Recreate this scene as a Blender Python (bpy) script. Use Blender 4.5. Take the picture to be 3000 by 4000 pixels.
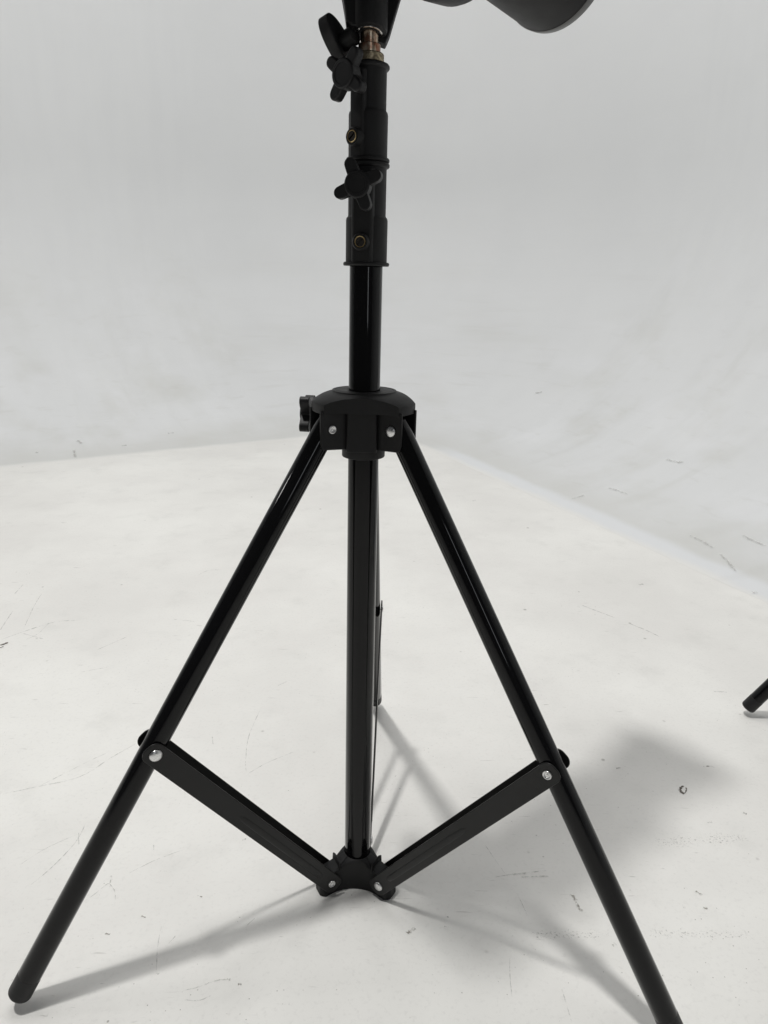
import bpy, bmesh, math, random
from mathutils import Vector, Matrix
from mathutils.bvhtree import BVHTree
random.seed(7)
for o in list(bpy.data.objects):
    bpy.data.objects.remove(o)
S = bpy.context.scene
COL = S.collection
R = math.radians
PI = math.pi
FZ = -0.007            # floor level (the column foot rests on it, the leg tips just clear it)

# ------------------------------------------------------------------ camera
CP = Vector((0.0, -0.799935, 0.780855)); FPX = 2792.8
pit, rol, yaw = 0.305494, 0.024421, 0.031515
FW = Vector((math.sin(yaw)*math.cos(pit), math.cos(yaw)*math.cos(pit), -math.sin(pit)))
RT = FW.cross(Vector((0, 0, 1))).normalized(); UP = RT.cross(FW)
RX = RT*math.cos(rol) + UP*math.sin(rol); UY = -RT*math.sin(rol) + UP*math.cos(rol)
cd = bpy.data.cameras.new('camera'); cam = bpy.data.objects.new('camera', cd); COL.objects.link(cam)
cam.matrix_world = Matrix(((RX.x, UY.x, -FW.x, CP.x), (RX.y, UY.y, -FW.y, CP.y), (RX.z, UY.z, -FW.z, CP.z), (0, 0, 0, 1)))
cd.sensor_fit = 'VERTICAL'; cd.sensor_height = 36; cd.lens = 36*FPX/4000
cd.clip_start = .02; cd.clip_end = 100
S.camera = cam

# ------------------------------------------------------------------ light
W = bpy.data.worlds.new('World'); S.world = W; W.use_nodes = True
bg = W.node_tree.nodes['Background']; bg.inputs[0].default_value = (.97, .985, 1, 1); bg.inputs[1].default_value = .07

def area(name, loc, target, size, power, color=(1, 1, 1), shape='DISK'):
    d = bpy.data.lights.new(name, 'AREA'); d.shape = shape; d.size = size; d.energy = power; d.color = color
    o = bpy.data.objects.new(name, d); COL.objects.link(o); o.location = loc
    o.rotation_euler = (Vector(target)-Vector(loc)).to_track_quat('-Z', 'Y').to_euler()
    return o
area('key_lamp', (-1.28, -.27, 6.0), (0, .2, 0), .34, 151, (1, .988, .965))
area('second_lamp', (-1.06, -.56, 6.0), (0, .2, 0), .45, 30, (1, .988, .965))
area('overhead_fill', (-.2, 1.5, 5.5), (0, 1.4, 0), 2.6, 77, (1, .99, .975), 'SQUARE')  # added ambient fill, no actual fixture: large soft light brightening the middle floor
area('side_lamp', (-3.4, .1, 2.5), (0, 0, .4), .26, 6, (1, .99, .97))
rl_ = area('rear_lamp', (1.0, -3.4, 1.75), (0, 0, .5), .30, 4.5, (.93, .96, 1), 'RECTANGLE'); rl_.data.size_y = 1.3
S.view_settings.view_transform = 'Standard'; S.view_settings.look = 'None'
S.view_settings.exposure = .025; S.view_settings.gamma = 1; S.view_settings.use_curve_mapping = False

# ------------------------------------------------------------------ materials
def mat(name, col=(.5, .5, .5), rough=.5, metal=0, spec=.5, coat=0):
    m = bpy.data.materials.new(name); m.use_nodes = True
    b = m.node_tree.nodes['Principled BSDF']
    b.inputs['Base Color'].default_value = (*col, 1); b.inputs['Roughness'].default_value = rough
    b.inputs['Metallic'].default_value = metal; b.inputs['Specular IOR Level'].default_value = spec
    b.inputs['Coat Weight'].default_value = coat; b.inputs['Coat Roughness'].default_value = .06
    return m, m.node_tree, b
class G:                                      # tiny node-graph helper
    def __init__(s, nt): s.nt = nt
    def n(s, t, **kw):
        x = s.nt.nodes.new(t)
        for k, v in kw.items(): setattr(x, k, v)
        return x
    def set(s, sock, v):
        if hasattr(v, 'is_output'): s.nt.links.new(v, sock)
        else: sock.default_value = v
    def math(s, op, a, b=0., c=None, clamp=False):
        x = s.n('ShaderNodeMath', operation=op, use_clamp=clamp); s.set(x.inputs[0], a); s.set(x.inputs[1], b)
        if c is not None: s.set(x.inputs[2], c)
        return x.outputs[0]
    def noise(s, vec, scale, detail=3, rough=.5, dist=0):
        x = s.n('ShaderNodeTexNoise'); s.set(x.inputs['Vector'], vec); x.inputs['Scale'].default_value = scale
        x.inputs['Detail'].default_value = detail; x.inputs['Roughness'].default_value = rough; x.inputs['Distortion'].default_value = dist
        return x.outputs[0]
    def ss(s, v, a, b):                        # smoothstep a..b -> 0..1
        x = s.n('ShaderNodeMapRange', interpolation_type='SMOOTHSTEP'); s.set(x.inputs[0], v)
        x.inputs[1].default_value = a; x.inputs[2].default_value = b
        return x.outputs[0]
    def mapv(s, vec, scale=(1, 1, 1), rot=(0, 0, 0), loc=(0, 0, 0)):
        x = s.n('ShaderNodeMapping'); s.set(x.inputs[0], vec); x.inputs[1].default_value = loc
        x.inputs[2].default_value = rot; x.inputs[3].default_value = scale
        return x.outputs[0]
    def mix(s, f, a, b):
        x = s.n('ShaderNodeMix', data_type='RGBA'); s.set(x.inputs[0], f)
        s.set(x.inputs[6], a); s.set(x.inputs[7], b)
        return x.outputs[2]
    def obj(s): return s.n('ShaderNodeTexCoord').outputs['Object']
    def uv(s): return s.n('ShaderNodeTexCoord').outputs['UV']
    def bump(s, h, strength, dist=.001):
        x = s.n('ShaderNodeBump'); x.inputs['Strength'].default_value = strength; x.inputs['Distance'].default_value = dist
        s.set(x.inputs['Height'], h); return x.outputs[0]

def plastic(name, col, rough, grain=900, bs=.12, var=.12):
    m, nt, b = mat(name, col, rough, 0, .3); g = G(nt); c = g.obj()
    big = g.noise(c, 35, 4)
    k = g.math('MULTIPLY_ADD', big, var*2, rough-var)
    g.set(b.inputs['Roughness'], k)
    dust = g.ss(g.noise(c, 260, 4, .6), .62, .78)
    g.set(b.inputs['Base Color'], g.mix(g.math('MULTIPLY', dust, .35), (*col, 1), (col[0]*2.6, col[1]*2.6, col[2]*2.5, 1)))
    g.set(b.inputs['Normal'], g.bump(g.noise(c, grain, 2), bs, .0004))
    return m
M = {}
M['plastic'] = plastic('matte_black_plastic', (.0085, .0085, .009), .55)
M['knob'] = plastic('black_knob_plastic', (.008, .008, .0088), .48)
M['strip'] = plastic('satin_black_metal', (.0105, .0105, .0105), .36, 500, .05, .06)
M['rubber'] = plastic('black_rubber', (.011, .011, .0115), .45)
m, nt, b = mat('glossy_black_tube', (.004, .004, .0045), .1, 0, .26)
g = G(nt); c = g.obj(); g.set(b.inputs['Roughness'], g.math('MULTIPLY_ADD', g.noise(c, 25, 5, .6), .07, .03))
g.set(b.inputs['Normal'], g.bump(g.noise(g.mapv(c, (1, 1, .25)), 120, 2), .05, .0005)); M['tube'] = m
m, nt, b = mat('aluminium_rivet', (.72, .72, .72), .3, 1)
g = G(nt); c = g.obj(); g.set(b.inputs['Roughness'], g.math('MULTIPLY_ADD', g.noise(c, 500, 4), .35, .12)); M['alu'] = m
m, nt, b = mat('tarnished_copper', (.5, .3, .2), .28, 1)
g = G(nt); c = g.obj()
g.set(b.inputs['Base Color'], g.mix(g.ss(g.noise(g.mapv(c, (1, 1, .6)), 190, 4), .38, .66), (.23, .11, .07, 1), (.55, .47, .36, 1))); M['copper'] = m
m, nt, b = mat('aged_brass', (.40, .30, .15), .38, 1)
g = G(nt); c = g.obj()
g.set(b.inputs['Base Color'], g.mix(g.ss(g.noise(c, 420, 4), .35, .7), (.16, .13, .09, 1), (.42, .36, .24, 1))); M['brass'] = m
M['gold'] = mat('gold_brass', (.62, .47, .25), .33, 1)[0]
M['steel'] = mat('bright_steel', (.85, .84, .82), .2, 1)[0]
M['dark'] = mat('dark_screw', (.06, .055, .05), .4, 1)[0]

# white studio floor: worn paint with specks, scuffs and faint stains
m, nt, b = mat('white_floor_paint', (.8, .79, .77), .42); g = G(nt); c = g.obj()
big = g.noise(c, 1.6, 5, .6)
base = g.mix(g.ss(big, .3, .72), (.735, .725, .70, 1), (.835, .83, .80, 1))
base = g.mix(g.math('MULTIPLY', g.ss(g.noise(c, 9, 6, .65), .50, .8), .45), base, (.63, .625, .60, 1))
base = g.mix(g.math('MULTIPLY', g.ss(g.noise(c, 160, 3, .7), .50, .75), .28), base, (.6, .59, .57, 1))
wear = g.ss(g.noise(g.mapv(c, loc=(3.1, 1.7, 0)), 4.2, 4, .6), .50, .66)
def specks(scale, th, keep):
    v = g.n('ShaderNodeTexVoronoi'); g.set(v.inputs['Vector'], g.mapv(c, loc=(scale*.37, .2, 0))); v.inputs['Scale'].default_value = scale
    d = g.math('ADD', v.outputs['Distance'], g.math('MULTIPLY', g.noise(c, scale*3.2, 2), .16))
    r = g.n('ShaderNodeSeparateColor'); g.set(r.inputs[0], v.outputs['Color'])
    return g.math('MULTIPLY', g.math('SUBTRACT', 1., g.ss(d, th, th+.05)), g.math('LESS_THAN', r.outputs[0], keep))
sp = g.math('MAXIMUM', g.math('MULTIPLY', specks(55, .12, .20), wear), g.math('MULTIPLY', specks(130, .15, .30), g.math('MULTIPLY', g.ss(g.noise(g.mapv(c, loc=(6, 3, 0)), 5.5, 5, .62), .44, .62), 1.)))
sp2 = g.math('MULTIPLY', specks(12, .085, .5), 1.)
def dashes(rot, sx, sy, lo, hi, off):
    return g.math('MULTIPLY', g.ss(g.noise(g.mapv(c, (sx, sy, 1), (0, 0, rot), off), 1, 2, .55), lo, hi), 1.)
d1 = g.math('MULTIPLY', dashes(.5, 28, 190, .68, .76, (2, 5, 0)), wear)
d2 = g.math('MULTIPLY', dashes(-.35, 20, 160, .69, .77, (7, 1, 0)), g.ss(g.noise(g.mapv(c, loc=(9, 4, 2)), 3.5, 4), .48, .66))
d3 = g.math('MULTIPLY', dashes(1.25, 16, 210, .70, .78, (4, 8, 0)), g.ss(g.noise(g.mapv(c, loc=(5, 7, 2)), 3, 4), .5, .66))
dirt = g.math('MAXIMUM', g.math('MULTIPLY', sp, .6), g.math('MULTIPLY', sp2, .55))
dirt = g.math('MAXIMUM', dirt, g.math('MULTIPLY', d1, .6)); dirt = g.math('MAXIMUM', dirt, g.math('MULTIPLY', d2, .5))
dirt = g.math('MAXIMUM', dirt, g.math('MULTIPLY', d3, .45))
g.set(b.inputs['Base Color'], g.mix(dirt, base, (.17, .155, .135, 1)))
g.set(b.inputs['Roughness'], g.math('MULTIPLY_ADD', g.noise(c, 7, 5), .25, .36))
g.set(b.inputs['Normal'], g.bump(g.noise(c, 90, 5, .6), .18, .0012)); M['floor'] = m

# scuffs: broken-up dark strokes lying on the paint
def stroke_mat(name, col, dens, lo, hi, sc):
    m, nt, b = mat(name, col, .6); g = G(nt); c = g.obj()
    a = g.math('MULTIPLY', g.ss(g.noise(c, sc, 4, .65), lo, hi), dens)
    sep = g.n('ShaderNodeSeparateXYZ'); g.set(sep.inputs[0], g.uv())
    e = g.math('SUBTRACT', 1., g.math('ABSOLUTE', g.math('MULTIPLY_ADD', sep.outputs[1], 2., -1.)))
    en = g.math('SUBTRACT', 1., g.math('ABSOLUTE', g.math('MULTIPLY_ADD', sep.outputs[0], 2., -1.)))
    a = g.math('MULTIPLY', a, g.math('MULTIPLY', g.ss(e, 0., .7), g.ss(en, 0., .35)))
    g.set(b.inputs['Alpha'], a); return m
M['scratch'] = stroke_mat('floor_scratch', (.36, .345, .32), .40, .34, .66, 120)
M['smear'] = stroke_mat('floor_smear', (.27, .25, .215), .7, .38, .64, 150)
M['wallmark'] = stroke_mat('wall_scuff', (.44, .435, .41), .5, .30, .62, 45)
M['grit'] = stroke_mat('floor_grit_line', (.38, .36, .33), .42, .52, .70, 330)
M['chip'] = stroke_mat('floor_chip', (.10, .085, .07), 1.1, .25, .45, 190)

# cyclorama wall: greyer paint, smudges low on the cove
m, nt, b = mat('studio_wall_paint', (.68, .69, .69), .6); g = G(nt); uvn = g.uv()
sep = g.n('ShaderNodeSeparateXYZ'); g.set(sep.inputs[0], uvn); U, V = sep.outputs[0], sep.outputs[1]
base = g.mix(g.ss(g.noise(uvn, .9, 4, .55), .3, .7), (.69, .70, .705, 1), (.72, .73, .735, 1))
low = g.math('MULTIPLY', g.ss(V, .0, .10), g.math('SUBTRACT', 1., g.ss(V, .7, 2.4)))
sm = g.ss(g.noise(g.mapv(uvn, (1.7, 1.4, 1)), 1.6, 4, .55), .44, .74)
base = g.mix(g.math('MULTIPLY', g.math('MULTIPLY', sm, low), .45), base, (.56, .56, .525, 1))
sm2 = g.ss(g.noise(g.mapv(uvn, (1.5, 1.3, 1), loc=(4, 2, 0)), 2.4, 4, .55), .48, .72)
base = g.mix(g.math('MULTIPLY', g.math('MULTIPLY', sm2, low), .5), base, (.755, .765, .78, 1))
sm3 = g.ss(g.noise(g.mapv(uvn, (.6, 1.6, 1), loc=(8, 1, 0)), 9, 5, .65), .54, .72)
base = g.mix(g.math('MULTIPLY', g.math('MULTIPLY', sm3, low), .20), base, (.52, .515, .485, 1))
roller = g.noise(g.mapv(uvn, (1, .12, 1)), 14, 3, .5)
base = g.mix(g.math('MULTIPLY', g.ss(roller, .35, .7), .10), base, (.60, .61, .625, 1))
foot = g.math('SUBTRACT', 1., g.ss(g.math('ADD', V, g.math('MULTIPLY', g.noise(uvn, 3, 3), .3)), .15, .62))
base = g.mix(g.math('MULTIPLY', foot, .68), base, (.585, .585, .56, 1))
band = g.math('MULTIPLY', g.math('SUBTRACT', 1., g.ss(g.math('ADD', V, g.math('MULTIPLY', g.noise(uvn, 6, 3), .05)), .10, .16)), g.ss(U, .25, .6))
base = g.mix(g.math('MULTIPLY', band, .75), base, (.745, .762, .785, 1))
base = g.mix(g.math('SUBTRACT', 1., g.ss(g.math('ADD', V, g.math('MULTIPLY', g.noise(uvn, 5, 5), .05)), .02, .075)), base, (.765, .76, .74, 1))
st = g.math('MULTIPLY', g.ss(g.noise(g.mapv(uvn, (7, 1.1, 1), loc=(1, 6, 0)), 1, 4, .55), .60, .78), g.math('SUBTRACT', 1., g.ss(V, 1.2, 2.2)))
base = g.mix(g.math('MULTIPLY', st, .2), base, (.52, .52, .49, 1))
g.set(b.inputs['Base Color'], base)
g.set(b.inputs['Normal'], g.bump(g.noise(uvn, 40, 4, .6), .12, .002)); M['wall'] = m

# ------------------------------------------------------------------ mesh helpers
def frame(ax, hint=None):
    ax = Vector(ax).normalized()
    h = Vector(hint) if hint else (Vector((0, 0, 1)) if abs(ax.z) < .9 else Vector((1, 0, 0)))
    a = (h - ax*h.dot(ax)).normalized(); return ax, a, ax.cross(a)
def lathe(bm, prof, org=(0, 0, 0), ax=(0, 0, 1), seg=40, closed=True, wob=None):
    """prof = [(r, h)...] spun round ax through org; r==0 makes a pole"""
    ax, a, b = frame(ax); org = Vector(org); rings = []
    for r, h in prof:
        if r < 1e-7: rings.append([bm.verts.new(org+ax*h)])
        else:
            rings.append([bm.verts.new(org+ax*h+(a*math.cos(2*PI*i/seg)+b*math.sin(2*PI*i/seg))*(r*(wob(i) if wob else 1))) for i in range(seg)])
    for A, B in zip(rings, rings[1:]):
        for i in range(seg):
            j = (i+1) % seg
            if len(A) == 1 and len(B) == 1: continue
            if len(A) == 1: bm.faces.new((A[0], B[j], B[i]))
            elif len(B) == 1: bm.faces.new((A[i], A[j], B[0]))
            else: bm.faces.new((A[i], A[j], B[j], B[i]))
    if closed:
        if len(rings[0]) > 1: bm.faces.new(rings[0])
        if len(rings[-1]) > 1: bm.faces.new(rings[-1][::-1])
def rod(bm, A, B, r, seg=36, cap=.3):
    A, B = Vector(A), Vector(B); L = (B-A).length; c = r*cap
    pr = [(0, 0), (r-c, 0)] + [(r-c+c*math.sin(t*PI/8), c-c*math.cos(t*PI/8)) for t in range(1, 5)]
    pr += [(q, L-h) for q, h in pr[::-1]]
    lathe(bm, pr, A, B-A, seg, False)
def prism(bm, pts2, org, X, Y, Z, depth):
    """closed outline pts2 in (X,Y), extruded from 0 to depth along Z"""
    org, X, Y, Z = map(Vector, (org, X, Y, Z))
    lo = [bm.verts.new(org+X*x+Y*y) for x, y in pts2]; hi = [bm.verts.new(org+X*x+Y*y+Z*depth) for x, y in pts2]
    bm.faces.new(lo[::-1]); bm.faces.new(hi)
    n = len(lo)
    for i in range(n):
        j = (i+1) % n; bm.faces.new((lo[i], lo[j], hi[j], hi[i]))
def rrect(x0, x1, y0, y1, r, k=5):
    out = []
    for cx, cy, a0 in ((x1-r, y1-r, 0), (x0+r, y1-r, 90), (x0+r, y0+r, 180), (x1-r, y0+r, 270)):
        for i in range(k+1):
            a = R(a0+90*i/k); out.append((cx+r*math.cos(a), cy+r*math.sin(a)))
    return out
ROOT = {}
def link(o, parent):
    COL.objects.link(o)
    if parent: o.parent = parent
def build(name, bm, m, parent=None, bevel=0, ang=32, seg=2):
    bmesh.ops.remove_doubles(bm, verts=bm.verts, dist=1e-6)
    bmesh.ops.recalc_face_normals(bm, faces=bm.faces)
    r = parent
    while r is not None and r.parent: r = r.parent
    if r is not None: bmesh.ops.translate(bm, verts=bm.verts, vec=-r.location)
    me = bpy.data.meshes.new(name); bm.to_mesh(me); bm.free()
    for p in me.polygons: p.use_smooth = True
    me.set_sharp_from_angle(angle=R(ang))
    for x in (m if isinstance(m, list) else [m]): me.materials.append(x)
    o = bpy.data.objects.new(name, me); link(o, parent)
    if bevel:
        md = o.modifiers.new('bevel', 'BEVEL'); md.width = bevel; md.segments = seg; md.limit_method = 'ANGLE'; md.angle_limit = R(35)
        md.harden_normals = False
    return o
def thing(name, label, cat, loc=(0, 0, 0), group=None):
    o = bpy.data.objects.new(name, None); o.location = loc; o.empty_display_size = .05; COL.objects.link(o)
    o['label'] = label; o['category'] = cat
    if group: o['group'] = group
    return o

# ------------------------------------------------------------------ setting: cyclorama wall and floor
uL = Vector((.857, .515, 0)).normalized(); nL = Vector((-uL.y, uL.x, 0))
pL = Vector((-.338, 3.004, 0)); uR = Vector((.378, -.926, 0)).normalized(); nR = Vector((-uR.y, uR.x, 0)); pR = Vector((.693, 1.908, 0))
den = uL.x*uR.y-uL.y*uR.x; t = ((pR-pL).x*uR.y-(pR-pL).y*uR.x)/den; CORN = pL+uL*t
FIL = .45
turn = uL.angle(uR); tl = FIL*math.tan(turn/2)
a0 = CORN-uL*tl; ctr = a0-nL*FIL
path = []                                     # (base point, outward normal, u)
for i in range(24): q = 9*(1-i/24); path.append((a0-uL*q, nL, -q-.35))
NA = 14
for i in range(NA+1):
    ang = math.atan2(nL.y, nL.x) + (-turn)*i/NA
    nn = Vector((math.cos(ang), math.sin(ang), 0)); path.append((ctr+nn*FIL, nn, -.35+.7*i/NA))
b0 = CORN+uR*tl
for i in range(1, 25): q = 9*i/24; path.append((b0+uR*q, nR, .35+q))
RC = 1.5
prof = [(RC*math.sin(a), RC-RC*math.cos(a), RC*a) for a in [PI/2*i/18 for i in range(19)]] + [(RC, RC+h, RC*PI/2+h) for h in (.3, .7, 1.2, 1.9, 2.8, 3.8)]
bm = bmesh.new(); uvl = bm.loops.layers.uv.new('UVMap'); grid = []; UVS = {}
for P_, n_, u_ in path:
    row = []
    for off, h, v_ in prof:
        q = bm.verts.new(P_+n_*off+Vector((0, 0, FZ+.0002+h))); UVS[q] = (u_, v_); row.append(q)
    grid.append(row)
for A, B in zip(grid, grid[1:]):
    for i in range(len(prof)-1):
        f = bm.faces.new((A[i], B[i], B[i+1], A[i+1]))
        for l in f.loops: l[uvl].uv = UVS[l.vert]
bm.normal_update()
WALLBVH = BVHTree.FromBMesh(bm)

def ray(px, py): return (FW + RX*((px-1500)/FPX) - UY*((py-2000)/FPX)).normalized()
def on_floor(px, py, z=0.):
    d = ray(px, py); return CP+d*((FZ+z-CP.z)/d.z)
def on_wall(px, py):
    h = WALLBVH.ray_cast(CP, ray(px, py)); return (h[0], h[1]) if h[0] else (None, None)
def ribbon(bm, pts, nrm, w, mi, uvl, lift):
    """flat stroke through 3-D points; uv runs 0..1 along and across"""
    fine = []
    for i in range(len(pts)-1):
        p0, p1, p2, p3 = pts[max(i-1, 0)], pts[i], pts[i+1], pts[min(i+2, len(pts)-1)]
        for k in range(6):
            s = k/6; fine.append(.5*((2*p1)+(p2-p0)*s+(2*p0-5*p1+4*p2-p3)*s*s+(3*p1-p0-3*p2+p3)*s**3))
    fine.append(pts[-1]); prev = None; n = len(fine)
    for i, p in enumerate(fine):
        tg = (fine[min(i+1, n-1)]-fine[max(i-1, 0)]).normalized(); sd = nrm.cross(tg).normalized()
        ww = w*(.5+.25*math.sin(i*1.7)+random.uniform(0, .3))
        a, b_ = bm.verts.new(p+sd*ww+nrm*lift), bm.verts.new(p-sd*ww+nrm*lift)
        if prev:
            f = bm.faces.new((prev[0], a, b_, prev[1])); f.material_index = mi
            for l in f.loops:
                l[uvl].uv = {prev[0]: ((i-1)/(n-1), 0), prev[1]: ((i-1)/(n-1), 1), a: (i/(n-1), 0), b_: (i/(n-1), 1)}[l.vert]
        prev = (a, b_)
def zm(pts, sc, ox, oy): return [(ox+x*sc, oy+y*sc) for x, y in pts]
wz = lambda pts: zm(pts, .7836, 1700, 1000)
wl = lambda pts: zm(pts, .7836, 0, 1000)
for pts, w in ((wz([(860, 1160), (910, 1172), (965, 1195)]), .008), (wz([(680, 1215), (745, 1195)]), .008), (wz([(1265, 1398), (1320, 1420), (1390, 1462)]), .009),
               (wz([(1420, 1490), (1455, 1525), (1505, 1585)]), .008), (wz([(1530, 1395), (1590, 1425), (1655, 1452)]), .007), (wz([(1580, 1684), (1606, 1682)]), .009),
               (wl([(385, 922), (412, 938)]), .016), (wl([(835, 888), (868, 884)]), .013), (wl([(605, 950), (632, 946)]), .012), (wl([(175, 982), (190, 984)]), .012), (wl([(368, 968), (376, 1010)]), .01),
               (wz([(495, 688), (535, 680)]), .018), (wz([(1150, 1015), (1200, 1030), (1245, 1030)]), .012)):
    P3 = [on_wall(*q) for q in pts]
    if all(p is not None for p, _ in P3):
        nn = P3[0][1]
        if nn.dot(CP-P3[0][0]) < 0: nn = -nn
        ribbon(bm, [p for p, _ in P3], nn, w, 1, uvl, .004)
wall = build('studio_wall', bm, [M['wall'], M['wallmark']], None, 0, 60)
wall['label'] = 'pale grey curved studio backdrop wall with smudged cove behind the stand'; wall['category'] = 'wall'

bm = bmesh.new(); uvl = bm.loops.layers.uv.new('UVMap')
out = [p + (ctr*0) for p, n_, u_ in path]
poly = [bm.verts.new(Vector((p.x, p.y, FZ))) for p in [q+n_*.015 for q, n_, _ in path]]
f = bm.faces.new(poly + [bm.verts.new((6, -9, FZ)), bm.verts.new((-9, -9, FZ))])
fz = lambda pts: zm(pts, .6028, 0, 3200)
fl = lambda pts: zm(pts, .7836, 0, 2000)
fm = lambda pts: zm(pts, .6329, 1200, 2600)
fr = lambda pts: zm(pts, .6329, 2000, 2600)
SC, SM, GR, CH = 1, 2, 3, 4
strokes = [
 (fz([(125, 300), (300, 190), (510, 95)]), .0011, SC), (fz([(185, 440), (340, 310), (490, 150), (560, 20)]), .0016, SC), (fz([(510, 85), (511, 170)]), .0012, SC),
 (fz([(530, 545), (610, 490), (690, 425), (712, 415), (722, 370), (700, 385)]), .0013, SC), (fz([(710, 420), (742, 465), (748, 525)]), .0013, SC),
 (fz([(1047, 690), (1022, 830), (1014, 990)]), .0010, SC), (fz([(830, 355), (1000, 270), (1200, 195)]), .0012, SC),
 (fz([(1190, 1172), (1290, 1176), (1370, 1143)]), .0013, SC), (fz([(1190, 1112), (1290, 1088), (1400, 1048), (1492, 1040)]), .0014, SC),
 (fz([(995, 165), (998, 215)]), .001, SC), (fz([(1280, 495), (1312, 507)]), .0014, SM), (fz([(912, 628), (950, 640)]), .0018, SM), (fz([(680, 742), (715, 748)]), .002, SM),
 (fz([(1570, 133), (1595, 130)]), .003, SM), (fz([(1468, 1042), (1494, 1040)]), .003, SM), (fz([(1540, 1072), (1568, 1068)]), .003, SM), (fz([(1015, 996), (1030, 1006)]), .0022, SM),
 (fz([(1090, 810), (1140, 755)]), .001, SC), (fz([(1600, 690), (1655, 640)]), .001, SC),
 (fl([(0, 1410), (180, 1372), (400, 1320), (560, 1222), (690, 1150)]), .0019, SC), (fl([(190, 1371), (330, 1300), (460, 1235), (560, 1190)]), .0012, SC),
 (fl([(0, 640), (110, 600), (270, 550), (395, 540)]), .0028, SC), (fl([(110, 605), (220, 635)]), .0016, SC), (fl([(0, 592), (30, 545), (66, 492)]), .0024, SC),
 (fl([(70, 412), (118, 360)]), .002, SC), (fl([(115, 590), (170, 470), (210, 405)]), .0014, SC), (fl([(985, 318), (1040, 292), (1110, 290)]), .002, SC),
 (fl([(1230, 1310), (1330, 1252), (1480, 1190)]), .0013, SC), (fl([(1228, 1300), (1225, 1240), (1240, 1120), (1300, 980)]), .0011, SC), (fl([(1380, 868), (1432, 845)]), .0022, SC),
 (fl([(1058, 1120), (1062, 1160)]), .0014, SC), (fl([(400, 800), (560, 770)]), .0016, SC), (fl([(480, 690), (640, 620)]), .0016, SC), (fl([(860, 535), (985, 548)]), .0018, SC),
 (fm([(1095, 1105), (1160, 1200), (1222, 1287)]), .0011, SC), (fm([(1150, 1308), (1300, 1285), (1490, 1266)]), .0017, SC), (fm([(1310, 1310), (1400, 1302), (1490, 1300)]), .0014, SC),
 (fm([(1290, 1400), (1325, 1470), (1358, 1543)]), .0011, SC), (fm([(617, 1657), (640, 1637), (668, 1620)]), .0052, SM), (fm([(1250, 1800), (1252, 1930), (1266, 2065)]), .001, SC),
 (fm([(865, 1548), (872, 1560)]), .0025, SM), (fm([(845, 1612), (860, 1616)]), .002, SM),
 (fr([(352, 1415), (385, 1432), (402, 1480), (437, 1527)]), .0042, SM), (fr([(100, 1648), (200, 1664), (350, 1660), (470, 1664), (620, 1648)]), .012, GR),
 (fr([(800, 1664), (900, 1652), (1050, 1654), (1200, 1660), (1350, 1664), (1520, 1672)]), .012, GR), (fr([(305, 1990), (335, 2090), (370, 2208)]), .0012, SC),
 (fr([(1180, 626), (1215, 622), (1252, 630)]), .0028, SM), (fr([(880, 1100), (1100, 1082), (1480, 1062)]), .020, GR), (fr([(1200, 968), (1238, 966)]), .0035, SM),
 (fr([(1425, 908), (1450, 918)]), .004, SM), (fr([(1130, 1392), (1175, 1420)]), .003, SM), (fr([(1054, 1488), (1068, 1490)]), .0045, SM), (fr([(1180, 1500), (1210, 1502)]), .004, SM),
 (fr([(620, 1732), (640, 1718)]), .0035, SM), (fr([(640, 636), (672, 632)]), .003, SM), (fr([(0, 1292), (120, 1284)]), .002, SC), (fr([(50, 1306), (235, 1302)]), .0022, SC),
 (fr([(1240, 160), (1330, 166)]), .004, SC),
 (fr([(1036, 770), (1044, 752), (1060, 744)]), .0034, CH), (fr([(1036, 768), (1050, 786), (1066, 790)]), .0048, CH), (fr([(1066, 790), (1076, 768), (1072, 750)]), .0018, CH),
 ([(0, 2521), (18, 2516), (32, 2509)], .006, CH), ([(0, 2532), (14, 2526)], .003, CH),
 ([(195, 2430), (150, 2475), (100, 2500)], .0015, SC), (wz([(185, 1222), (205, 1217)]), .006, SC), (wz([(1015, 1640), (1040, 1636)]), .007, SC), (wz([(720, 1738), (810, 1772), (905, 1808)]), .0036, SC), (wz([(960, 1830), (1060, 1870), (1120, 1900)]), .0036, SC),
]
for pts, w, mi in strokes:
    ribbon(bm, [on_floor(x, y) for x, y in pts], Vector((0, 0, 1)), w, mi, uvl, .0005+.0002*random.random())
floor = build('floor', bm, [M['floor'], M['scratch'], M['smear'], M['grit'], M['chip']], None, 0, 60); floor['kind'] = 'structure'

# ------------------------------------------------------------------ the light stand
PHI = 1.5003; R1, Z1, RF, TB, R2, Z2, OFF, RL = .04578, .6319, .42004, .56091, .04543, .0157, .0162, .01322
RP = .0175
def E(a): return Vector((math.cos(a), math.sin(a), 0))
def N(a): return Vector((-math.sin(a), math.cos(a), 0))
Zv = Vector((0, 0, 1))

def rivet(parent, P, n, dome_r, ring_r, half, dome_side):
    """one rivet pin: domed head on one side, rolled hollow tail on the other"""
    bm = bmesh.new(); n = n*dome_side
    h = dome_r*.42; r = ring_r; H = half
    tail = [(0, -H-.0009), (r*.22, -H-.0008), (r*.30, -H-.0002), (r*.55, -H-.0004), (r*.64, -H-.0012), (r*.78, -H-.0016), (r*.93, -H-.0014), (r, -H-.0007), (r, -H+.0001), (.002, -H+.0002)]
    head = [(.002, H-.0002), (dome_r*.98, H-.0001), (dome_r, H+.0004)]+[(dome_r*math.cos(t*PI/12), H+.0004+h*math.sin(t*PI/12)) for t in range(1, 6)]+[(0, H+.0004+h)]
    lathe(bm, tail+head, P, n, 28, False)
    return build('rivet', bm, M['alu'], parent, 0, 40)

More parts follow.
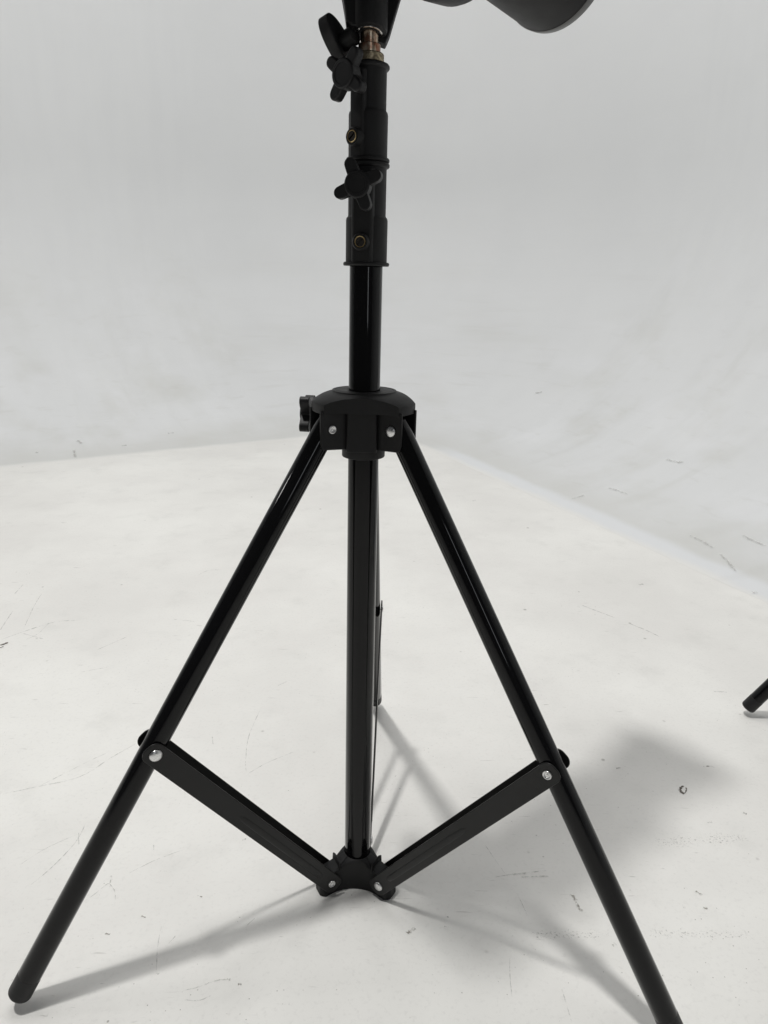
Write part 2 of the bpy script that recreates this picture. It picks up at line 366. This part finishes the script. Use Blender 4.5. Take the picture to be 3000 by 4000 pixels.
def star_knob(parent, C, ax, rot, rl=.0245, hub=.0107, th=.0105, name='knob', lobes=4, stem=.02):
    """hub disc with rounded lobes, and its threaded boss behind"""
    ax, a, b = frame(ax); bm = bmesh.new(); pts = []
    NL = 96
    for i in range(NL):
        t = 2*PI*i/NL; r = hub*.86
        for k in range(lobes):
            tk = rot+2*PI*k/lobes; d = (t-tk+PI) % (2*PI)-PI
            w0, w1 = .0066, .0057                      # lobe half-widths (hub, tip)
            if abs(d) < PI/2:
                # farthest distance along direction d still inside the lobe (tapered capsule)
                s_, best = math.sin(abs(d)), 0
                for q in range(0, 41):
                    L = q/40*(rl-w1); w = w0+(w1-w0)*q/40
                    disc = w*w-(L*s_)**2
                    if disc >= 0: best = max(best, L*math.cos(d)+math.sqrt(disc))
                r = max(r, best)
        pts.append((r*math.cos(t), r*math.sin(t)))
    prism(bm, pts, C-ax*th*.5, a, b, ax, th)
    k = build(name, bm, M['knob'], parent, .0022, 30, 3)
    bm = bmesh.new()
    lathe(bm, [(0, -th*.5), (hub, -th*.5), (hub, th*.5+.0005), (hub-.0012, th*.5+.0016), (hub*.72, th*.5+.0017), (hub*.70, th*.5+.0012), (0, th*.5+.0011)], C, ax, 40, False)
    build('knob_cap', bm, M['knob'], k, 0, 35)
    bm = bmesh.new(); rod(bm, C-ax*(th*.5+stem), C-ax*(th*.5-.002), .0072, 28, .1)
    build('knob_boss', bm, M['plastic'], k, 0, 35)
    return k

def set_bolt(parent, ax, z, R0):
    """short boss on the clamp with a brass insert and a slotted screw"""
    bm = bmesh.new(); O = Vector((0, 0, z))
    lathe(bm, [(.0090, R0-.006), (.0086, R0+.0048), (.0076, R0+.0062), (.0062, R0+.0065), (.0058, R0+.0050)], O, ax, 36, False)
    O = O+Vector(ax)*.0023
    bt = build('bolt_boss', bm, M['plastic'], parent, 0, 35)
    bm = bmesh.new()
    lathe(bm, [(.0046, R0+.0022), (.0046, R0+.0040), (.0048, R0+.0046), (.0053, R0+.0047), (.0055, R0+.0043), (.0055, R0+.002)], O, ax, 48, False, lambda i: 1.0+.018*(i % 4 < 2))
    build('brass_insert', bm, M['gold'], bt, 0, 35)
    bm = bmesh.new()
    ax_, a, b = frame(ax); a, b = a*math.cos(.7)+b*math.sin(.7), b*math.cos(.7)-a*math.sin(.7)
    lathe(bm, [(0, R0+.0024), (.0046, R0+.0024), (.0046, R0+.0030)], O, ax, 30, False)
    for s in (-1, 1):
        seg = [(.0044*math.cos(t), .0044*math.sin(t)) for t in [R(-78+156*i/12) for i in range(13)]]
        prism(bm, [(max(x, .0007)*s, y*s) for x, y in seg], O+ax_*(R0+.0028), a, b, ax_, .0016)
    build('slotted_screw', bm, M['dark'], bt, 0, 35)

def clamp(parent, z0, z1, zs, rw, rn, lip_lo, lip_hi, alpha, zb, rr, name):
    """two-step plastic locking sleeve, a flat rail down its front, bolt and knob"""
    bm = bmesh.new(); L = 0.0024
    pr = [(RP*.7, z0)]
    if lip_lo: pr += [(lip_lo-.0006, z0), (lip_lo, z0+.001), (lip_lo, z0+L), (lip_lo-.0008, z0+L+.0012), (rw, z0+L+.0014)]
    else: pr += [(rw-.0005, z0), (rw, z0+.0006)]
    pr += [(rw, zs-.0035), (rw-.0006, zs-.0012), (rn+.0004, zs), (rn, zs+.0012), (rn, z1-.0052), (lip_hi-.0008, z1-.0044), (lip_hi, z1-.0034), (lip_hi, z1-.0016), (lip_hi-.0010, z1-.0003), (rn-.002, z1), (RP*.7, z1)]
    lathe(bm, pr, (0, 0, 0), (0, 0, 1), 72, False)
    c = build(name, bm, M['plastic'], parent, 0, 30)
    ax = Vector((-math.sin(alpha), -math.cos(alpha), 0)); sd = Vector((math.cos(alpha), -math.sin(alpha), 0))
    bm = bmesh.new()
    # rail: shallow D section following the sleeve, slightly proud
    hw, rt_ = rr
    sec = [(-hw, 0), (-hw*.97, rt_-.0055), (-hw*.88, rt_-.002), (-hw*.70, rt_-.0004), (0, rt_), (hw*.70, rt_-.0004), (hw*.88, rt_-.002), (hw*.97, rt_-.0055), (hw, 0)]
    prism(bm, sec, Vector((0, 0, z0+.003)), sd, ax, Zv, z1-.0075-(z0+.003))
    build('clamp_rail', bm, M['plastic'], c, .0008, 25)
    set_bolt(c, ax, zb, rw)
    return c, ax

def make_stand():
    st = thing('light_stand', 'black tripod light stand in the middle, its legs spread on the white floor', 'light stand', (0, 0, FZ), 'light stands')
    # column tube
    bm = bmesh.new(); rod(bm, (0, 0, .030), (0, 0, .82), RP, 64, .15); build('column', bm, M['tube'], st, 0, 40)
    # ---- spider collar
    bm = bmesh.new()
    lathe(bm, [(.012, .6505), (.0575, .6505), (.0583, .6488), (.0588, .6492), (.0588, .6586), (.0580, .6596), (.0540, .6622), (.0480, .6652), (.0420, .6676), (.0372, .6688), (.0360, .6696), (.0356, .6708), (.0335, .6710), (.0325, .6703), (.0182, .6700), (.0182, .6505)], (0, 0, 0), (0, 0, 1), 96, False)
    for k in range(3):
        e = E(PHI+PI/3+k*2*PI/3)
        r_ = bmesh.ops.bisect_plane(bm, geom=bm.verts[:]+bm.edges[:]+bm.faces[:], plane_co=e*.0434, plane_no=e, clear_outer=True)
        ed = [x for x in r_['geom_cut'] if isinstance(x, bmesh.types.BMEdge)]
        bmesh.ops.holes_fill(bm, edges=ed)
    col = build('collar', bm, M['plastic'], st, .0009, 28)
    bm = bmesh.new()
    lathe(bm, [(.0215, .652), (.0215, .6085), (.0245, .6080), (.0245, .5965), (.0240, .5955), (.0182, .5955), (.0182, .652)], (0, 0, 0), (0, 0, 1), 64, True)
    for k in range(3):
        a = PHI+PI/3+k*2*PI/3; e, n = E(a), N(a)
        prism(bm, [(.012, -.0168), (.0315, -.0168), (.033, -.0155), (.033, .0155), (.0315, .0168), (.012, .0168)], Vector((0, 0, .6065)), e, n, Zv, .0442)
    build('collar_drum', bm, M['plastic'], col, .0006, 28)
    bm = bmesh.new()
    lathe(bm, [(.0185, .6680), (.0322, .6680), (.0322, .6706), (.0300, .6711), (.0200, .6709), (.0185, .6700)], (0, 0, 0), (0, 0, 1), 72, True)
    build('collar_bushing', bm, M['plastic'], col, .0003, 30)
    for k in range(3):
        a = PHI+k*2*PI/3; e, n = E(a), N(a)
        for s in (-1, 1):
            bm = bmesh.new()
            prism(bm, [(.016, .6525), (.0592, .6525), (.0592, .6165), (.0572, .6105), (.0540, .6095), (.016, .6080)], n*(s*OFF) if s < 0 else n*(OFF-.003), e, Zv, n, .003)
            build('collar_flange', bm, M['plastic'], col, .0007, 30)
        rivet(col, e*R1+Zv*Z1, n, .0062, .0046, OFF, -1)
    star_knob(col, Vector((-.0650, .022, .6395)), E(R(172)), R(50), .0258, .0100, .011, 'collar_knob', 4, .022)
    # ---- legs, braces
    for k in range(3):
        a = PHI+k*2*PI/3; e, n = E(a), N(a)
        top, foot = e*R1+Zv*Z1, e*RF+Zv*.012; d = (foot-top).normalized()
        bm = bmesh.new(); rod(bm, top-d*.012, foot-d*.004, RL, 48, .15); leg = build('leg', bm, M['tube'], st, 0, 40)
        bm = bmesh.new(); rr = RL+.0001
        lathe(bm, [(RL-.0004, .0295), (rr, .030), (rr, .052)]+[(rr-.0055*(1-math.cos(t*PI/12)), .052+.0055*math.sin(t*PI/12)) for t in range(1, 7)]+[(0, .0578)], foot-d*.052, d, 48, False)
        build('foot_cap', bm, M['rubber'], leg, 0, 40)
        A = top+(foot-top)*TB; B = e*R2+Zv*Z2; ux = (B-A).normalized(); uz = n.cross(ux).normalized()
        if uz.z < 0: uz = -uz
        L = (B-A).length
        for s in (-1, 1):
            bm = bmesh.new(); hw = .0128
            o0 = n*(OFF-.002) if s > 0 else -n*OFF
            pts = rrect(-.0135, L+.0135, -hw, hw, .0105, 7)
            prism(bm, pts, A+o0, ux, uz, n, .002)
            br = build('brace', bm, M['strip'], st, .0007, 30)
            # pressed stiffening bead along the lower half of the bar
            bm = bmesh.new(); Q = A+n*(s*(OFF-.0003)); bead = []
            rings = []
            for i, (x, w) in enumerate([(L*.42, .0004), (L*.45, .0035), (L*.52, .0042), (L-.035, .0042), (L-.026, .0035), (L-.022, .0004)]):
                rings.append([bm.verts.new(Q+ux*x+uz*(w*math.cos(t*PI/8))+n*(s*.0010*min(1, w/.0035)*math.sin(t*PI/8))) for t in range(9)])
            for r0, r1 in zip(rings, rings[1:]):
                for i in range(8): bm.faces.new((r0[i], r0[i+1], r1[i+1], r1[i]))
            build('brace_bead', bm, M['strip'], br, 0, 50)
            # punched witness hole near the leg pivot
            bm = bmesh.new(); lathe(bm, [(0, .0), (.0017, .0), (.0017, .00015), (0, .00018)], A+ux*.024-uz*.006+n*(s*(OFF-.00002)), n*s, 16, False)
            build('brace_hole', bm, M['rubber'], br, 0, 40)
            if s > 0:
                rivet(br, A, n, .0072, .0053, OFF, 1)
                rivet(br, B, n, .0064, .0050, OFF, -1)
    # ---- hub at the foot of the column: three arms, hollowed walls between them
    bm = bmesh.new(); NA_ = 180
    def rad(th):
        best = 9
        f = (th-PHI-PI/3+PI/3) % (2*PI/3)-PI/3          # angle from the nearest hollow
        dc, rc = .0726, .0516
        disc = rc*rc-(dc*math.sin(f))**2
        rr_ = dc*math.cos(f)-math.sqrt(disc) if disc > 0 else 9
        g_ = PI/3-abs(f)                                  # angle from the arm axis
        ca = .059/max(math.cos(g_), .2)
        # rounded arm end
        x, wv = .0470, .0140
        s_ = wv*wv-(x*math.sin(g_))**2
        cap = x*math.cos(g_)+math.sqrt(s_) if s_ > 0 else 9
        return min(rr_, cap, ca)
    levels = [(1.0, 'b'), (1.0, 't'), (.93, 'u'), (.72, 'u'), (.50, 'u')]
    rings = []
    for fr_, kind in levels:
        row = []
        for i in range(NA_):
            th = 2*PI*i/NA_; r_ = rad(th)*fr_
            if fr_ < 1: r_ = max(r_, .0188) if fr_ > .5 else .0182
            zt = .0345-max(0, r_-.022)*.40
            if kind == 'b': z = FZ+.0008
            elif kind == 't': z = zt-.0015
            else: z = zt + (.006*max(0, (.030-r_)/.012) if r_ < .030 else 0)
            row.append(bm.verts.new(E(th)*r_+Zv*z))
        rings.append(row)
    bm.faces.new(rings[0])
    for A_, B_ in zip(rings, rings[1:]):
        for i in range(NA_):
            j = (i+1) % NA_; bm.faces.new((A_[i], A_[j], B_[j], B_[i]))
    hub = build('column_hub', bm, M['plastic'], st, 0, 38)
    for k in range(3):
        a = PHI+k*2*PI/3; e, n = E(a), N(a)
        bm = bmesh.new()
        prism(bm, [(-.0125, .026), (.0125, .026), (.0115, .0385), (.006, .0415), (-.006, .0415), (-.0115, .0385)], e*.0305, n, Zv, e, .0017)
        build('hub_rib', bm, M['plastic'], hub, .0004, 30)
    # ---- locking sleeves
    lo, axl = clamp(st, .8010, .9000, .8490, .0217, .0195, .0243, .0224, .24, .8235, (.0122, .0229), 'lower_clamp')
    star_knob(lo, axl*.0370+Zv*.8752, axl, R(23), .0252, .0128, .0105, 'clamp_knob', 4, .02)
    hi, axh = clamp(st, .9004, .9875, .9465, .0197, .0177, .0222, .0203, .66, .9205, (.0095, .0203), 'upper_clamp')
    star_knob(hi, axh*.0350+Zv*.9715, axh, R(-36), .0252, .0130, .0105, 'clamp_knob', 4, .02)
    # ---- spigot
    bm = bmesh.new()
    lathe(bm, [(0, .98), (.0109, .98), (.0109, 1.0040), (.0104, 1.0046), (.0088, 1.0047), (.0088, 1.045), (.0082, 1.046), (0, 1.046)], (0, 0, 0), (0, 0, 1), 48, False)
    sg = build('spigot', bm, M['copper'], st, 0, 35)
    bm = bmesh.new(); rings = []; KN = 72
    for q in range(9):
        h = .9880+.0085*q/8; rings.append([bm.verts.new(E(2*PI*i/KN)*(.0141+(.00045 if (i+q) % 2 else 0)-(.0006 if q in (0, 8) else 0))+Zv*h) for i in range(KN)])
    bm.faces.new(rings[0]); bm.faces.new(rings[-1])
    for A_, B_ in zip(rings, rings[1:]):
        for i in range(KN):
            j = (i+1) % KN; bm.faces.new((A_[i], A_[j], B_[j], B_[i]))
    build('knurled_ring', bm, M['brass'], sg, 0, 12)
    return st
stand = make_stand()

def dup(o, parent=None):
    c = o.copy(); COL.objects.link(c)
    if parent is not None: c.parent = parent
    for ch in o.children: dup(ch, c)
    return c
# second stand just outside the frame on the right: only one leg tip shows
AZ2 = R(165); tip = on_floor(2925, 2760, .019)
st2 = dup(stand); st2.location = (tip.x-math.cos(AZ2)*RF, tip.y-math.sin(AZ2)*RF, FZ); st2.rotation_euler = (0, 0, AZ2-PHI)
st2['label'] = 'second black light stand at the right edge with only one leg tip showing'

# ------------------------------------------------------------------ flash head with tilt bracket on top of the stand
fh = thing('studio_flash', 'black studio flash head with tilt bracket and bowl reflector atop the stand', 'flash head', (0, 0, .9955))
# bracket: socket barrel leaning a little on the spigot, side web and cheek
tilt = Vector((0.0, .27, 1)).normalized()        # barrel axis (pointing up)
b0_ = Vector((-.0010, -.0005, 1.0128)); bx = Vector((1, 0, 0)); by = tilt.cross(bx)
bm = bmesh.new()
lathe(bm, [(.0112, 0), (.0150, 0), (.0172, .0012), (.0182, .004), (.0186, .04), (.0188, .050), (.012, .053), (.0112, .053)], b0_, tilt, 56, True)
brk = build('tilt_bracket', bm, M['plastic'], fh, 0, 35)
bm = bmesh.new()
prism(bm, [(.009, -.003), (.0165, -.0055), (.0205, .004), (.034, .052), (.0345, .054), (.009, .054)], b0_+by*.003, bx, tilt, by, .011)
build('bracket_web', bm, M['plastic'], brk, .0012, 30)
bm = bmesh.new()
prism(bm, [(-.008, .000), (-.0165, .0005), (-.0215, .006), (-.0232, .018), (-.0262, .034), (-.031, .052), (-.0313, .054), (-.008, .054)], b0_-by*.013, bx, tilt, by, .022)
build('bracket_cheek', bm, M['plastic'], brk, .0016, 30)
bm = bmesh.new()
lathe(bm, [(.0116, .006), (.0122, -.0003), (.0138, -.0006), (.0140, .0004), (.0140, .002)], b0_, tilt, 56, False)
build('socket_ring', bm, M['steel'], brk, 0, 35)
# umbrella / tilt lever: thick lens-shaped grip on a round boss
ka = Vector((-.80, .52, -.30)).normalized(); kl = Vector((.62, .42, -.78)); kl = (kl-ka*kl.dot(ka)).normalized(); kw = ka.cross(kl)
kc = Vector((-.0290, .003, 1.0050))
bm = bmesh.new(); pts = []
for i in range(48):
    t_ = 2*PI*i/48; pts.append((.0275*math.cos(t_), .0145*math.sin(t_)))
prism(bm, pts, kc-ka*.005, kl, kw, ka, .0118)
kn = build('tilt_knob', bm, M['knob'], brk, .0012, 30, 3)
bm = bmesh.new(); rod(bm, kc-ka*.019, kc-ka*.003, .0085, 32, .15); build('knob_boss', bm, M['plastic'], kn, 0, 35)
# hinge and housing
az, tl_ = R(39.2), R(3.9); hu = Vector((math.cos(az)*math.cos(tl_), math.sin(az)*math.cos(tl_), math.sin(tl_)))
RCn = Vector((.2155, .178, 1.1545)); HB = RCn-hu*.14
bm = bmesh.new(); rod(bm, Vector((-.026, .014, 1.067)), Vector((.028, .014, 1.067)), .012, 36, .12); build('hinge', bm, M['plastic'], brk, 0, 35)
bm = bmesh.new()
lathe(bm, [(0, -.335), (.060, -.335), (.069, -.327), (.072, -.31), (.072, -.050), (.0755, -.047), (.0768, -.045), (.0768, -.018), (.0755, -.014), (.058, -.012), (.03, -.012), (0, -.012)], HB, hu, 64, False)
hs = build('housing', bm, M['plastic'], fh, 0, 35)
for q in range(3):
    bm = bmesh.new(); lathe(bm, [(.0715, 0), (.0735, .001), (.0735, .006), (.0715, .007)], HB-hu*(.24+.02*q), hu, 64, False); build('vent_band', bm, M['rubber'], hs, 0, 35)
_, aa, bb = frame(hu)
bm = bmesh.new(); rod(bm, HB-hu*.336, HB-hu*.352, .008, 24, .3); build('dial', bm, M['knob'], hs, 0, 35)
# bowl reflector (open shell, silvered inside)
bm = bmesh.new(); prof_o = [(.044, -.0125), (.0492, -.008), (.0540, .014), (.0622, .055), (.0708, .098), (.0770, .129), (.0782, .134)]
lathe(bm, prof_o+[(.0764, .1345), (.0748, .129), (.0688, .098), (.0602, .055), (.0520, .014), (.043, -.008)], HB, hu, 96, False)
rf = build('reflector', bm, M['plastic'], fh, 0, 40)
bm = bmesh.new(); lathe(bm, [(.0760, .1335), (.0784, .1330), (.0790, .1345), (.0793, .1420), (.0785, .1432), (.0770, .1425), (.0760, .1335)], HB, hu, 96, False); build('reflector_rim', bm, mat('worn_grey_rim', (.10, .10, .098), .4)[0], rf, 0, 40)
bm = bmesh.new(); lathe(bm, [(.0425, -.0115), (.030, -.006), (.024, .012), (.014, .024), (0, .027)], HB, hu, 40, False); build('flash_tube_dome', bm, mat('frosted_dome', (.8, .8, .76), .35)[0], fh, 0, 40)
